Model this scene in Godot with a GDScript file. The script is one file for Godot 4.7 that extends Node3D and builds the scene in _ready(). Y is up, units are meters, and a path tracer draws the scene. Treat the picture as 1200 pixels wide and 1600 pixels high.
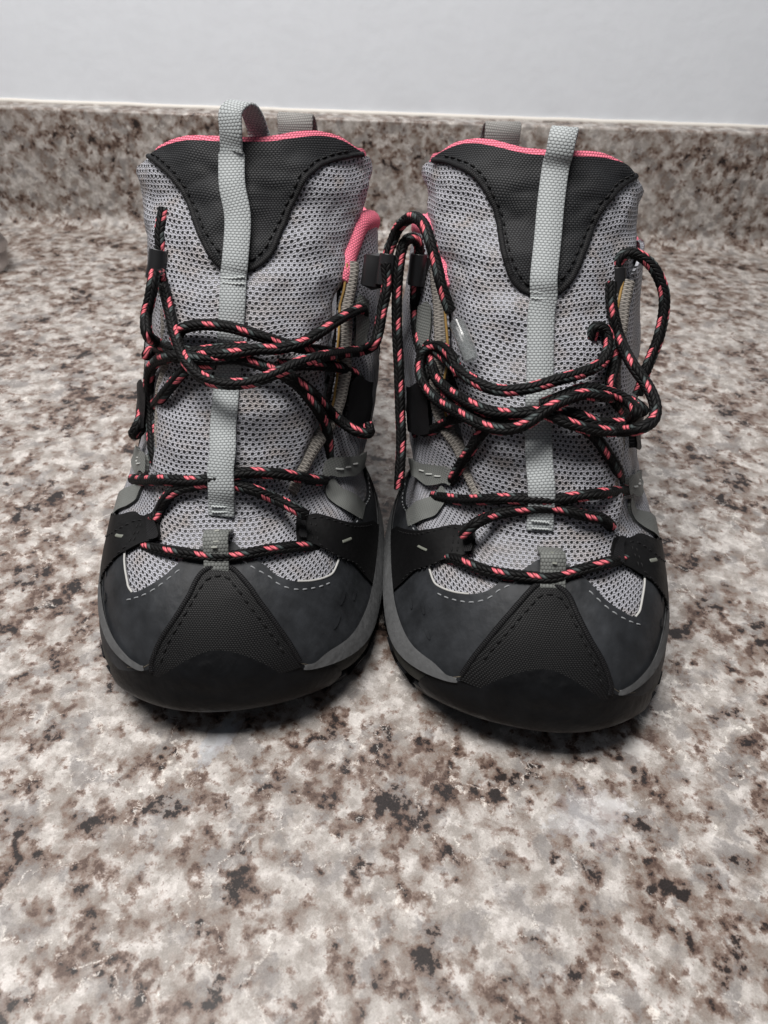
extends Node3D
func _ready() -> void:
	setup()
	materials()
	worktop()
	var labels := [
		"hiking shoe on the left of the pair, its lace arching over to the other",
		"hiking shoe on the right of the pair, a clear lace tip on its tongue",
	]
	for k in 2:
		var shoe := Node3D.new()
		shoe.name = "hiking_shoe"
		add_child(shoe, true)
		tag(shoe, labels[k], "shoe", "pair of grey, black and pink hiking shoes")
		place(shoe, k)
		build_shoe(shoe, k)
	container()


# the laminate worktop with its coved upstand, the wall and the bead of caulk between them
func worktop() -> void:
	var prof := PackedVector2Array()   # z, y from the front edge to the wall
	for a in range(0, 7):
		var t := deg_to_rad(a * 15.0)
		prof.append(Vector2(0.31 - 0.006 + 0.006 * cos(t), -0.006 + 0.006 * sin(t)))
	for k in range(1, 9):
		prof.append(Vector2(0.304 - k * 0.1, 0.0))
	for a in range(0, 9):
		var t := deg_to_rad(a * 11.25)
		prof.append(Vector2(-0.502 - 0.014 * sin(t), 0.014 - 0.014 * cos(t)))
	var edge := 0.0022
	for a in range(0, 8):
		var t := deg_to_rad(a * 90.0 / 7.0)
		prof.append(Vector2(-0.516 - edge + edge * cos(t), 0.0925 - edge + edge * sin(t)))
	prof.append(Vector2(-0.545, 0.0925))
	var mb := MB.new()
	var along := 0.0
	for k in prof.size():
		if k > 0:
			along += prof[k].distance_to(prof[k - 1])
		var d := (prof[mini(k + 1, prof.size() - 1)] - prof[maxi(k - 1, 0)]).normalized()
		var n := Vector3(0, -d.x, d.y)
		for x in [-1.8, 1.8]:
			mb.add(Vector3(x, prof[k].y, prof[k].x), n, Vector2(x, -along) / STONE + Vector2(0.13, 0.31))
	for k in prof.size() - 1:
		mb.quad(k * 2, k * 2 + 1, k * 2 + 3, k * 2 + 2)
	var o := part("countertop", mb, M.stone)
	tag(o, "speckled brown, grey and white stone-look countertop with a low coved upstand", "", "", "structure")
	var w := MB.new()
	for p in [Vector3(-1.8, 0.06, 0), Vector3(1.8, 0.06, 0), Vector3(1.8, 1.0, 0), Vector3(-1.8, 1.0, 0)]:
		w.add(p, Vector3.BACK, Vector2(p.x, p.y))
	w.quad(0, 1, 2, 3)
	var wall := part("wall", w, M.wall)
	wall.position.z = -0.5375
	tag(wall, "plain pale grey painted wall behind the countertop", "", "", "structure")
	# bead of caulk, a little uneven
	var pts := PackedVector3Array()
	var nz := noise(5, 18.0, 3)
	for k in 451:
		var x := -1.8 + k * 0.008
		pts.append(Vector3(x, 0.0927 + 0.0006 * nz.get_noise_1d(x), -0.5373 + 0.0007 * nz.get_noise_1d(x + 7.0)))
	var bead := part("caulk_bead", tube(pts, 0.0021, null, 10), M.caulk)
	tag(bead, "thin cream bead of caulk between upstand and wall", "", "", "structure")


func mirror(p: Vector3, side: float) -> Vector3:
	return Vector3(p.x * side, p.y, -p.z) * 0.001


func run_of(flat: Array, side: float, step: float = 0.0012) -> PackedVector3Array:
	var pts := []
	for q in range(0, flat.size(), 3):
		pts.append(mirror(Vector3(flat[q], flat[q + 1], flat[q + 2]) * 0.1, side))
	return curve3(pts, step)


func ruffle(s: Surf, seed_: int, amp: float, freq: float, side: float, from_row: int, until_row: int) -> void:
	var f := noise(seed_, freq, 3)
	for i in range(from_row, until_row):
		var fade := clampf(float(i - from_row) / 10.0, 0.0, 1.0) * clampf(float(until_row - i) / 8.0, 0.0, 1.0)
		for j in s.nu:
			var q := i * s.nu + j
			var p := s.pos[q]
			s.pos[q] = p + s.nor[q] * (amp * fade * f.get_noise_3d(p.x * 0.8, p.y * 1.5, p.z * 1.2))
	s.finish(side)
	# the knit is pulled unevenly
	var w1 := noise(seed_ + 3, 28.0, 2)
	var w2 := noise(seed_ + 4, 28.0, 2)
	for q in s.pos.size():
		var p := s.pos[q]
		s.tex[q] += Vector2(w1.get_noise_3dv(p), w2.get_noise_3dv(p)) * 0.0020


# brown dust worked into the knit in streaks, most where the laces rub
func soiled(mb: MB, seed_: int, near: Vector3) -> MB:
	var f := noise(seed_, 55.0, 4, 0.01)
	var g := noise(seed_ + 9, 400.0, 2)
	for p in mb.v:
		var d := clampf(1.0 - p.distance_to(near) / 0.05, 0.0, 1.0)
		var a := clampf(f.get_noise_3d(p.x, p.y * 1.8, p.z * 1.8) * 1.8 - 0.1 + d * 0.28, 0.0, 1.0) * 0.5
		var k := 1.0 + 0.12 * g.get_noise_3dv(p)
		mb.c.append(Color(k * (1.0 - 0.28 * a), k * (1.0 - 0.44 * a), k * (1.0 - 0.6 * a)))
	return mb


func path_on(s: Surf, flat: Array, off: float, step: float = 0.02) -> PackedVector3Array:
	var out := PackedVector3Array()
	for q in curve2(flat, false, step):
		s.at(q.x, q.y)
		out.append(s.p + s.n * off)
	return out


func build_shoe(shoe: Node3D, k: int) -> void:
	var side := 1.0 if k == 0 else -1.0
	var s := shoe_form(side)
	ruffle(s, 40 + k, 0.0018, 36.0, side, 46, 84)
	var t := tongue_form(side)
	ruffle(t, 50 + k, 0.0023, 36.0, side, 0, 108)

	# --- sole
	var sole := curve2([-800, 0, -800, 0, 800, 0, 800, 0, 800, 225, 800, 225, -800, 225, -800, 225], true, 0.2)
	var outsole := part("outsole", patch(s, sole, -0.0006, 0.0006, 0.08, 0.08), M.rubber, shoe)
	var under := MB.new()
	s.at(0, 0)
	var hub := under.add(mirror(Vector3(2, 1.5, 130), side), Vector3.DOWN, Vector2.ZERO)
	var ring := []
	for q in 129:
		s.at(-8.0 + q * 0.125, 0.0)
		ring.append(under.add(s.p, Vector3.DOWN, Vector2.ZERO))
	for q in 128:
		under.tri(hub, ring[q], ring[q + 1])
	part("sole_underside", under, M.rubber, outsole)
	# tread lugs round the rim
	for e in 44:
		var u := -7.8 + e * 0.36
		if absf(u) < 0.3:
			continue
		part("tread_lug", lug(s, u, 0.12 if absf(u) > 1.2 else 0.085), M.rubber, outsole)

	# --- upper
	var base := curve2([-800, 205, -800, 205, 800, 205, 800, 205, 800, 630, 800, 630, 650, 640, 500, 652, 400, 668, 300, 670, 255, 660, 230, 645, 225, 628, 225, 610, 234, 588, 228, 566, 206, 552, 186, 536, 150, 509, 150, 509, 89, 512, 10, 512, -65, 512, -130, 510, -130, 510, -140, 530, -152, 545, -172, 560, -180, 577, -150, 603, -158, 635, -190, 658, -260, 668, -400, 665, -500, 650, -650, 638, -800, 630, -800, 630], true, 0.06)
	part("mesh_upper", soiled(patch(s, base, 0.0, 0.0008, 0.055, 0.045), 60 + k, Vector3(0, 0.058, -0.045)), M.mesh, shoe)

	# charcoal rand round the toe with two windows over the mesh
	var rand_line := [-600, 205, -600, 205, 600, 205, 600, 205, 600, 330, 600, 330, 420, 338, 366, 344, 317, 375, 281, 388, 255, 402, 255, 402, 228, 378, 228, 378, 221, 372, 205, 366, 205, 366, 192, 370, 169, 382, 143, 398, 121, 416, 105, 433, 82, 446, 61, 457, 44, 464, 19, 466, -6, 464, -22, 459, -46, 449, -65, 439, -84, 423, -109, 403, -130, 386, -145, 384, -152, 390, -179, 411, -190, 424, -190, 424, -240, 425, -240, 425, -281, 392, -317, 376, -366, 348, -420, 340, -600, 330, -600, 330]
	var rand := part("toe_rand", patch(s, curve2(rand_line, true, 0.04), 0.0007, 0.0013, 0.05, 0.045), M.charcoal, shoe)
	var th := MB.new()
	for w in [[-140, 368, -112, 390, -86, 411, -66, 427, -50, 437], [63, 445, 86, 433, 108, 419, 122, 403, 144, 385, 172, 369, 198, 357], [260, 392, 285, 378, 320, 365, 366, 335, 420, 328], [-260, 392, -285, 380, -320, 366, -366, 338, -420, 330]]:
		stitches(s, curve2(w, false, 0.008), 0.0021, 0.0021, 0.0012, 0.00028, th)
	part("stitching", th, M.grey_thread, rand).set_meta("kind", "stuff")
	for w in [[-190, 424, -179, 412, -152, 391, -145, 386, -134, 384], [228, 378, 221, 373, 206, 367, 192, 371, 172, 381, 150, 394]]:
		part("cut_edge", tube(path_on(s, w, 0.0019), 0.0004, null, 6), M.pale_edge, rand)
	# small dents in the rand read as raised ovals
	for w in [[206, 318, 11, 9, 0.7], [226, 296, 9, 9, 0.9], [182, 290, 12, 9, 0.7], [-222, 348, 7, 11, -0.5], [-204, 318, 7, 14, -0.5]]:
		var oval := []
		for q in 10:
			var a := TAU * q / 10.0
			var e := Vector2(cos(a) * w[2], sin(a) * w[3] * 0.45).rotated(w[4])
			oval.append(w[0] + e.x)
			oval.append(w[1] + e.y)
		part("embossed_mark", patch(s, curve2(oval, true, 0.02), 0.0018, 0.0006, 0.02, 0.02), M.charcoal, rand)

	# woven wedge on the toe
	var wedge_line := [-62, 250, -62, 250, -66, 287, -58, 339, -42, 377, -26, 406, -14, 426, 2, 435, 22, 438, 44, 436, 60, 426, 79, 406, 95, 375, 104, 337, 110, 291, 112, 240, 112, 240]
	var wedge := part("toe_wedge", patch(s, curve2(wedge_line, true, 0.03), 0.0016, 0.0012, 0.03, 0.03), M.toe_weave, shoe)
	var welt_path := [-64, 262, -66, 287, -58, 339, -42, 377, -26, 406, -14, 426, 2, 435, 22, 438, 44, 436, 60, 426, 79, 406, 95, 375, 104, 337, 110, 291, 112, 256]
	part("piping", tube(path_on(s, welt_path, 0.0027, 0.012), 0.0010, null, 10, 0.7, true), M.black_web, wedge)
	th = MB.new()
	stitches(s, curve2([-54, 290, -47, 336, -33, 373, -19, 399, -7, 416, 4, 424, 22, 427, 40, 424, 53, 414, 69, 395, 83, 368, 92, 333, 98, 290], false, 0.006), 0.0030, 0.0022, 0.0011, 0.00036, th)
	part("stitching", th, M.black_thread, wedge).set_meta("kind", "stuff")

	# rubber bumper and the pale foam band above the sole
	var bump_line := [-150, 22, -150, 22, 150, 22, 150, 22, 158, 120, 152, 185, 130, 218, 114, 244, 101, 275, 83, 311, 60, 338, 33, 352, 6, 351, -21, 338, -46, 314, -66, 287, -80, 262, -108, 236, -146, 190, -156, 120]
	part("toe_bumper", patch(s, curve2(bump_line, true, 0.03), 0.0002, 0.0015, 0.04, 0.04, null, 0.0019, 0.014), M.rubber, shoe)
	for e in 7:
		var u := -105.0 + e * 36.0
		var slant := 6.0 if e < 3 else -6.0
		part("bumper_lug", patch(s, curve2([u - 11, 12, u - 11, 12, u + 11, 12, u + 11, 12, u + 7 + slant, 116, u + 7 + slant, 116, u - 6 + slant, 128, u - 6 + slant, 128], true, 0.04), 0.0014, 0.0013, 0.04, 0.04), M.rubber, shoe)
	for w in [[-108, 237, -92, 250, -80, 262, -66, 287, -54, 303], [101, 275, 108, 256, 116, 242, 128, 221]]:
		part("glue_line", tube(path_on(s, w, 0.0016), 0.00045, null, 6), M.glue, shoe)
	var fox_in := [122, 200, 130, 216, 136, 213, 166, 197, 199, 181, 253, 179, 330, 203, 420, 218, 800, 228, 800, 228, 800, 110, 800, 110, 420, 104, 330, 98, 253, 92, 199, 105, 150, 140]
	var fox_out := [-95, 235, -88, 254, -104, 256, -130, 260, -162, 265, -230, 264, -330, 244, -800, 230, -800, 230, -800, 110, -800, 110, -330, 104, -230, 110, -160, 140, -120, 188]
	for w in [fox_in, fox_out]:
		part("foxing_strip", patch(s, curve2(w, true, 0.06), 0.0001, 0.0011, 0.06, 0.06), M.foxing, shoe)
	var band_in := [112, 232, 120, 240, 128, 236, 151, 246, 186, 241, 216, 243, 248, 247, 272, 256, 330, 274, 420, 284, 800, 288, 800, 288, 800, 224, 800, 224, 420, 214, 330, 199, 253, 176, 226, 169, 199, 178, 166, 194, 136, 210, 118, 222]
	var band_out := [-76, 258, -80, 268, -100, 273, -126, 283, -153, 292, -181, 300, -206, 307, -239, 306, -330, 298, -800, 290, -800, 290, -800, 226, -800, 226, -330, 240, -230, 261, -192, 265, -162, 263, -130, 258, -104, 254, -86, 252]
	for w in [band_in, band_out]:
		part("midsole_band", patch(s, curve2(w, true, 0.04), 0.0009, 0.0021, 0.05, 0.04), M.foam, shoe)

	# black straps with the lowest lace loops
	var strap_in := [160, 447, 165, 465, 171, 481, 171, 481, 195, 470, 220, 456, 265, 398, 330, 318, 330, 318, 345, 270, 330, 236, 330, 236, 262, 238, 262, 238, 255, 290, 242, 345, 220, 383, 189, 424, 160, 447]
	var strap_out := [-118, 458, -131, 472, -147, 484, -147, 484, -190, 468, -224, 454, -265, 405, -330, 330, -330, 330, -345, 290, -330, 262, -330, 262, -262, 270, -262, 270, -241, 312, -203, 384, -176, 418, -151, 443, -118, 458]
	var slots := [[236, 393, 254, 380], [-206, 422, -224, 410]]
	var loops := [[158, 449, 170, 480], [-116, 460, -146, 483]]
	for e in 2:
		var st := part("black_strap", patch(s, curve2([strap_in, strap_out][e], true, 0.04), 0.0016, 0.0013, 0.04, 0.035), M.black, shoe)
		part("eyelet_slot", tube(path_on(s, slots[e], 0.0026), 0.0009, null, 10, 0.5), M.print, st)
		th = MB.new()
		var g := 1.0 if e == 0 else -1.0
		for w in [[188, 432, 192, 448, 200, 462], [196, 426, 201, 444, 209, 457], [200, 462, 222, 448, 262, 394, 322, 318], [196, 420, 222, 378, 246, 338, 258, 290]]:
			var lined := []
			for q in range(0, w.size(), 2):
				lined.append(w[q] * g * (0.92 if e == 1 else 1.0))
				lined.append(w[q + 1] + (2 if e == 1 else 0))
			stitches(s, curve2(lined, false, 0.008), 0.0030, 0.0018, 0.0010, 0.00028, th)
		part("stitching", th, M.black_thread, st).set_meta("kind", "stuff")
		# the folded webbing loop that holds the lace
		var fold: Array = [[162, 448, 168, 463, 172, 480, 172, 480, 190, 472, 190, 472, 182, 455, 176, 438, 176, 438], [-118, 459, -131, 472, -146, 483, -146, 483, -166, 476, -166, 476, -150, 462, -138, 449, -138, 449]][e]
		part("webbing_loop", patch(s, curve2(fold, true, 0.03), 0.0024, 0.0022, 0.03, 0.03), M.black_web, st)

	# grey reflective lace loops on both flanks, black ones above them
	var tape_in := [[227, 517, 232, 525, 247, 525, 290, 512, 345, 490, 345, 490, 345, 452, 345, 452, 300, 476, 250, 504, 230, 508], [238, 497, 254, 500, 268, 478, 292, 440, 330, 360, 330, 360, 300, 362, 300, 362, 268, 420, 246, 465, 236, 488]]
	for e in 2:
		for f in 2:
			var w := []
			for q in range(0, tape_in[f].size(), 2):
				w.append(tape_in[f][q] * (1.0 if e == 0 else -1.0))
				w.append(tape_in[f][q + 1])
			var tp := part("reflective_loop", patch(s, curve2(w, true, 0.04), 0.0012 + 0.0008 * (1 - f), 0.0011, 0.04, 0.035), M.tape, shoe)
			if f == 0:
				for q in 3:
					var g := (1.0 if e == 0 else -1.0)
					var u := 252.0 + q * 22.0
					part("printed_bar", tube(path_on(s, [u * g, 512 - q * 6, (u + 15) * g, 507 - q * 7], 0.0031), 0.0006, null, 6, 0.3), M.reflect, tp)
	var hook_in := [262, 588, 330, 572, 330, 572, 336, 530, 336, 530, 262, 550, 262, 550]
	var hook_out := [-262, 582, -330, 566, -330, 566, -330, 524, -330, 524, -262, 545, -262, 545]
	for w in [hook_in, hook_out]:
		part("black_lace_loop", patch(s, curve2(w, true, 0.04), 0.0018, 0.0022, 0.04, 0.035), M.black_web, shoe)
	part("upper_lace_tab", patch(s, curve2([262, 636, 300, 632, 300, 632, 305, 606, 305, 606, 264, 608, 264, 608], true, 0.04), 0.0010, 0.0016, 0.04, 0.035), M.tape, shoe)

	# rolled edges of the lacing opening
	var eyes := [[246, 655, 244, 643, 242, 630, 240, 611, 249, 586, 243, 566, 218, 551, 196, 537, 160, 507], [-170, 655, -162, 630, -163, 602, -197, 580, -198, 559, -175, 537, -152, 520]]
	for e in 2:
		var edge := path_on(s, eyes[e], 0.0012)
		part("edge_binding", tube(edge, 0.0027, null, 12, 0.75, true), M.binding, shoe)
		var cord := []
		for q in range(0, eyes[e].size(), 2):
			cord.append(eyes[e][q] * (1.0 if e == 0 else 1.0) + (-16.0 if e == 0 else 17.0))
			cord.append(eyes[e][q + 1] + (-3 if q > 6 else 0))
		part("piping_cord", tube(path_on(s, cord, 0.0014), 0.0005, null, 6), M.gold_cord, shoe)

	# --- tongue
	var tongue_line := [-480, 8, -480, 8, 480, 8, 480, 8, 495, 560, 440, 680, 374, 722, 307, 737, 236, 764, 149, 777, 54, 765, 9, 763, -108, 762, -151, 758, -204, 744, -258, 724, -330, 690, -440, 640, -490, 560]
	var tongue := part("tongue", soiled(patch(t, curve2(tongue_line, true, 0.05), -0.0004, 0.0012, 0.05, 0.05), 70 + k, Vector3(0, 0.09, -0.07)), M.mesh, shoe)
	var lining := []
	for q in range(0, tongue_line.size(), 2):
		lining.append(tongue_line[q] * 0.97)
		lining.append(tongue_line[q + 1] + (20 if tongue_line[q + 1] > 700 else 0))
	part("tongue_lining", patch(t, curve2(lining, true, 0.05), -0.0062, 0.0052, 0.06, 0.06), M.pink, tongue)
	var cap_line := [-253, 722, -253, 722, -204, 745, -151, 759, -108, 763, -47, 764, 9, 764, 54, 766, 100, 773, 149, 778, 192, 776, 236, 765, 289, 746, 307, 736, 307, 736, 256, 737, 207, 729, 162, 712, 135, 687, 116, 640, 102, 590, 90, 556, 72, 528, 45, 508, 12, 500, -22, 502, -55, 514, -82, 536, -106, 570, -124, 604, -143, 649, -173, 688, -212, 710]
	var hem := [-253, 722, -212, 710, -173, 688, -143, 649, -124, 604, -106, 570, -82, 536, -55, 514, -22, 502, 12, 500, 45, 508, 72, 528, 90, 556, 102, 590, 116, 640, 135, 687, 162, 712, 207, 729, 256, 737, 307, 736]
	var seam := [-236, 726, -204, 719, -163, 697, -132, 655, -114, 610, -96, 578, -73, 548, -48, 528, -18, 516, 10, 514, 38, 521, 62, 539, 79, 564, 92, 596, 107, 645, 126, 695, 155, 722, 204, 740, 254, 748]
	if k == 1:
		for w in [cap_line, hem, seam]:
			for q in range(0, w.size(), 2):
				var low := clampf((640.0 - w[q + 1]) / 110.0, 0.0, 1.0)
				w[q] += 10.0 * low
				w[q + 1] -= 20.0 * low
	var cap := part("tongue_cap", patch(t, curve2(cap_line, true, 0.03), 0.0005, 0.0012, 0.045, 0.045), M.tongue_weave, tongue)
	part("rolled_hem", tube(path_on(t, hem, 0.0013, 0.015), 0.0012, null, 10, 0.8, true), M.black_web, cap)
	th = MB.new()
	stitches(t, curve2(seam, false, 0.006), 0.0021, 0.0021, 0.0013, 0.00036, th)
	part("stitching", th, M.black_thread, cap).set_meta("kind", "stuff")
	pull_strap(t, s, tongue, k, side)

	# --- collar and heel
	var rim_line := [230, 646, 244, 656, 264, 666, 300, 674, 400, 668, 500, 652, 650, 640, 800, 630, 950, 638, 1100, 650, 1150, 656]
	part("collar_lining", tube(path_on(s, rim_line, -0.0020), 0.0041, null, 14, 1.0, true), M.pink, shoe)
	var skirt := curve2([260, 560, 260, 560, 1340, 560, 1340, 560, 1360, 660, 1200, 662, 1100, 648, 950, 636, 800, 628, 650, 638, 500, 650, 400, 664, 260, 655], true, 0.08)
	part("inner_lining", patch(s, skirt, -0.0065, 0.0012, 0.1, 0.08), M.lining, shoe)
	part("heel_panel", patch(s, curve2([395, 285, 395, 285, 1205, 285, 1205, 285, 1165, 440, 1110, 540, 1040, 560, 1000, 590, 950, 640, 950, 640, 800, 632, 650, 642, 650, 642, 600, 590, 560, 560, 490, 545, 430, 450], true, 0.06), 0.0008, 0.0015, 0.08, 0.06), M.charcoal, shoe)
	var hl := []
	for q in [[15, 112, 258], [15, 124, 259], [15, 134, 259.5], [15, 140.5, 260.5], [15, 143.5, 264], [16, 141, 268.5], [17, 133, 271], [17, 120, 271], [17, 108, 269]]:
		hl.append(mirror(Vector3(q[0], q[1], q[2]), side))
	var turn := deg_to_rad(-13.0) * side
	part("heel_loop", ribbon(curve3(hl, 0.001), PackedVector3Array([Vector3(cos(turn), 0.0, -sin(turn))]), 0.0185, 0.0013), M.heel_web, shoe)

	# --- lacing
	var lace_mb := MB.new()
	for w in lace_runs(k):
		tube(run_of(w, side, 0.0007), 0.0020, lace_mb, 18, 1.0, false, 0.05)
	var tubes := []
	if k == 0:
		tube(run_of([-212, 1200, 1140, -215, 1260, 1100, -218, 1330, 1130, -205, 1400, 1180], side, 0.0007), 0.0020, lace_mb, 18, 1.0, false, 0.05)
		tube(run_of([581, 1163, 1116, 597, 1271, 1156, 608, 1301, 1167, 630, 1357, 1163, 663, 1406, 1114, 688, 1426, 1056, 711, 1421, 990, 730, 1384, 934, 750, 1331, 892, 765, 1284, 852, 784, 1235, 830, 802, 1196, 811], side, 0.0007), 0.0020, lace_mb, 18, 1.0, false, 0.05)
		tubes = [[-218, 1288, 1068, -222, 1250, 1050, -236, 1203, 1028], [596, 1262, 1152, 590, 1220, 1132, 582, 1165, 1114]]
	else:
		tube(run_of([532, 1180, 1215, 531, 1263, 1234, 546, 1306, 1229, 573, 1313, 1216, 593, 1292, 1193, 602, 1232, 1161, 605, 1145, 1127, 598, 1022, 1074, 584, 900, 1014, 571, 770, 943, 559, 650, 869, 558, 541, 794], side, 0.0007), 0.0020, lace_mb, 18, 1.0, false, 0.05)
		tube(run_of([-181, 1187, 1073, -174, 1278, 1110, -175, 1302, 1118, -190, 1324, 1122, -221, 1329, 1126, -266, 1312, 1118, -308, 1276, 1104, -345, 1215, 1080, -355, 1149, 1050, -347, 1074, 1009, -328, 1013, 975, -311, 966, 946, -305, 931, 930, -297, 886, 920], side, 0.0007), 0.0020, lace_mb, 18, 1.0, false, 0.05)
		tubes = [[532, 1250, 1236, 534, 1200, 1222, 538, 1145, 1208], [-172, 1278, 1112, -176, 1235, 1094, -181, 1187, 1075]]
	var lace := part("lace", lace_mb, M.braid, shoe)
	if k == 1:
		part("clear_lace_tip", tube(run_of([389, 1131, 917, 374, 1110, 889, 359, 1089, 861, 330, 1041, 820], side), 0.0026, null, 14), M.clear, lace)
		part("worn_lace_end", tube(run_of([558, 541, 794, 558, 500, 780], side), 0.0020, null, 10), M.braid, lace)
	for w in tubes:
		var ep := run_of(w, side, 0.0008)
		var tb := part("lace_guide", sleeve(ep, 0.0033), M.plastic, shoe)
		var bp := PackedVector3Array()
		for q in ep:
			bp.append(q + Vector3(-0.0042 * signf(w[0]) * side, -0.002, -0.0035))
		part("guide_base", tube(bp, 0.0046, null, 18, 0.7), M.plastic, tb)


# a short plastic pipe with rounded lips
func sleeve(pts: PackedVector3Array, r: float) -> MB:
	var mb := MB.new()
	var c := pts.size()
	var ax := (pts[c - 1] - pts[0]).normalized()
	var e := ax.cross(Vector3(0.3, 0.2, 0.9)).normalized()
	var f := ax.cross(e)
	var sides := 20
	var rings := []
	rings.append([pts[0], r * 0.72, -ax])
	rings.append([pts[0] - ax * 0.0003, r * 0.88, -ax])
	for q in c:
		var l := minf(q, c - 1 - q) / 3.0
		rings.append([pts[q], r * (0.95 + 0.05 * clampf(l, 0, 1)), Vector3.ZERO])
	rings.append([pts[c - 1] + ax * 0.0003, r * 0.88, ax])
	rings.append([pts[c - 1], r * 0.72, ax])
	for g in rings:
		for q in sides + 1:
			var a := TAU * q / sides
			var o := e * cos(a) + f * sin(a)
			mb.add(g[0] + o * g[1], o if g[2] == Vector3.ZERO else (o * 0.5 + g[2]).normalized(), Vector2(a, 0))
	for g in rings.size() - 1:
		for q in sides:
			var a := g * (sides + 1) + q
			mb.quad(a, a + 1, a + sides + 2, a + sides + 1)
	return mb


# one tread block at the rim of the sole
func lug(s: Surf, u: float, half: float) -> MB:
	var mb := MB.new()
	var quadp := [[u - half, 0.15], [u + half, 0.15], [u + half * 0.8, 1.0], [u - half * 0.8, 1.0]]
	var inner := []
	var outer := []
	for q in quadp:
		s.at(q[0], q[1])
		inner.append(s.p - s.n * 0.004 + Vector3.DOWN * (minf(0.0018, s.p.y - 0.0002) if q[1] < 0.5 else 0.0))
		var low: bool = q[1] < 0.5
		var front := absf(u) < 2.3
		outer.append(s.p + s.n * ((0.0034 if front else 0.0028) if low else 0.0022) + Vector3.DOWN * (minf(0.0018, s.p.y - 0.0002) if low else 0.0))
	var faces := [[outer[0], outer[1], outer[2], outer[3]], [inner[0], inner[1], outer[1], outer[0]], [inner[1], inner[2], outer[2], outer[1]], [inner[2], inner[3], outer[3], outer[2]], [inner[3], inner[0], outer[0], outer[3]]]
	s.at(u, 0.5)
	var mid := s.p - s.n * 0.004
	for f in faces:
		var n: Vector3 = (f[1] - f[0]).cross(f[2] - f[0]).normalized()
		if n.dot((f[0] + f[2]) * 0.5 - mid) < 0.0:
			n = -n
		var w := []
		for q in f:
			w.append(mb.add(q, n, Vector2.ZERO))
		mb.quad(w[0], w[1], w[2], w[3])
	return mb


# the pale webbing down the tongue, sewn at three places and looped at the top, and the short one on the toe
func pull_strap(t: Surf, s: Surf, tongue: Node3D, k: int, side: float) -> void:
	var way := [[16, 40, 1.2], [14, 70, 2.4], [11, 100, 4.4], [6, 135, 4.8], [0, 168, 3.8], [-5, 200, 2.4], [-8, 240, 1.6], [-6, 330, 1.5], [-6, 432, 1.6], [-6, 485, 2.8], [-8, 515, 3.9], [-12, 580, 3.7], [-17, 654, 3.9], [-19, 730, 4.0]]
	if k == 1:
		way = [[56, 45, 1.2], [53, 75, 2.4], [48, 105, 4.4], [43, 138, 4.8], [40, 170, 3.8], [37, 205, 2.2], [35, 240, 1.6], [27, 317, 1.5], [18, 432, 1.7], [9, 475, 2.8], [4, 508, 3.9], [-4, 570, 3.7], [-12, 646, 3.9], [-16, 730, 4.0]]
	var pts := []
	var across := PackedVector3Array()
	for w in way:
		t.at(w[0] * 0.01, w[1] * 0.01)
		pts.append(t.p + t.n * (w[2] * 0.001))
	t.at(way[13][0] * 0.01, 7.6)
	var top: Vector3 = pts[13] + (Vector3(0.0005, 0.0125, -0.003) if k == 0 else Vector3(0.001, 0.0095, -0.002))
	var drift := Vector3(0.0030, 0, 0) if k == 0 else Vector3(0.0010, 0, 0)
	pts.append(pts[13].lerp(top, 0.55) + Vector3(0, 0, 0.001))
	pts.append(top)
	pts.append(top + Vector3(0, 0.002, -0.004) + drift)
	pts.append(top + Vector3(0, -0.001, -0.008) + drift * 1.8)
	pts.append(pts[13].lerp(top, 0.5) + Vector3(0, -0.002, -0.0125) + drift * 2.5)
	pts.append(pts[13] + Vector3(0, -0.004, -0.0115) + drift * 3.0)
	var c := curve3(pts, 0.001)
	for q in c.size():
		across.append(Vector3(1, 0, 0.1 + (0.45 if k == 0 and q > c.size() - 45 else 0.0)))
	var strap := part("pull_strap", ribbon(c, across, 0.0092, 0.0013), M.webbing, tongue)
	for w in [[(-6 if k == 0 else 10), 468, 3.0], [(-6 if k == 0 else 9), 478, 3.4], [(14 if k == 0 else 56), 48, 2.4], [(14 if k == 0 else 55), 62, 2.9]]:
		var bar := PackedVector3Array()
		for q in 13:
			t.at((w[0] - 31.0 + q * 5.2) * 0.01, (w[1] + (2.0 if q & 1 else 0.0)) * 0.01)
			bar.append(t.p + t.n * (w[2] * 0.001))
		part("bar_tack", tube(bar, 0.00035, null, 6), M.pale_thread, tongue)
	# the toe loop of the same webbing under the lowest lace
	var tl := []
	for w in [[17, 428, 1.0], [17, 436, 2.6], [17, 446, 4.2], [17, 455, 6.6], [17, 463, 7.4], [18, 470, 5.5], [18, 476, 2.0]]:
		s.at(w[0] * 0.01, w[1] * 0.01)
		tl.append(s.p + s.n * (w[2] * 0.001))
	var tl_part := part("toe_lace_loop", ribbon(curve3(tl, 0.001), PackedVector3Array([Vector3(1, 0, 0)]), 0.0086, 0.0012), M.tape, tongue.get_parent())
	for q in 4:
		var v := 452.0 + q * 5.0
		part("printed_bar", tube(path_on(s, [11 + 3 * (q % 2), v, 20 + 3 * (q % 2), v + 0.5], 0.0075), 0.00045, null, 6, 0.3), M.print, tl_part)


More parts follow.
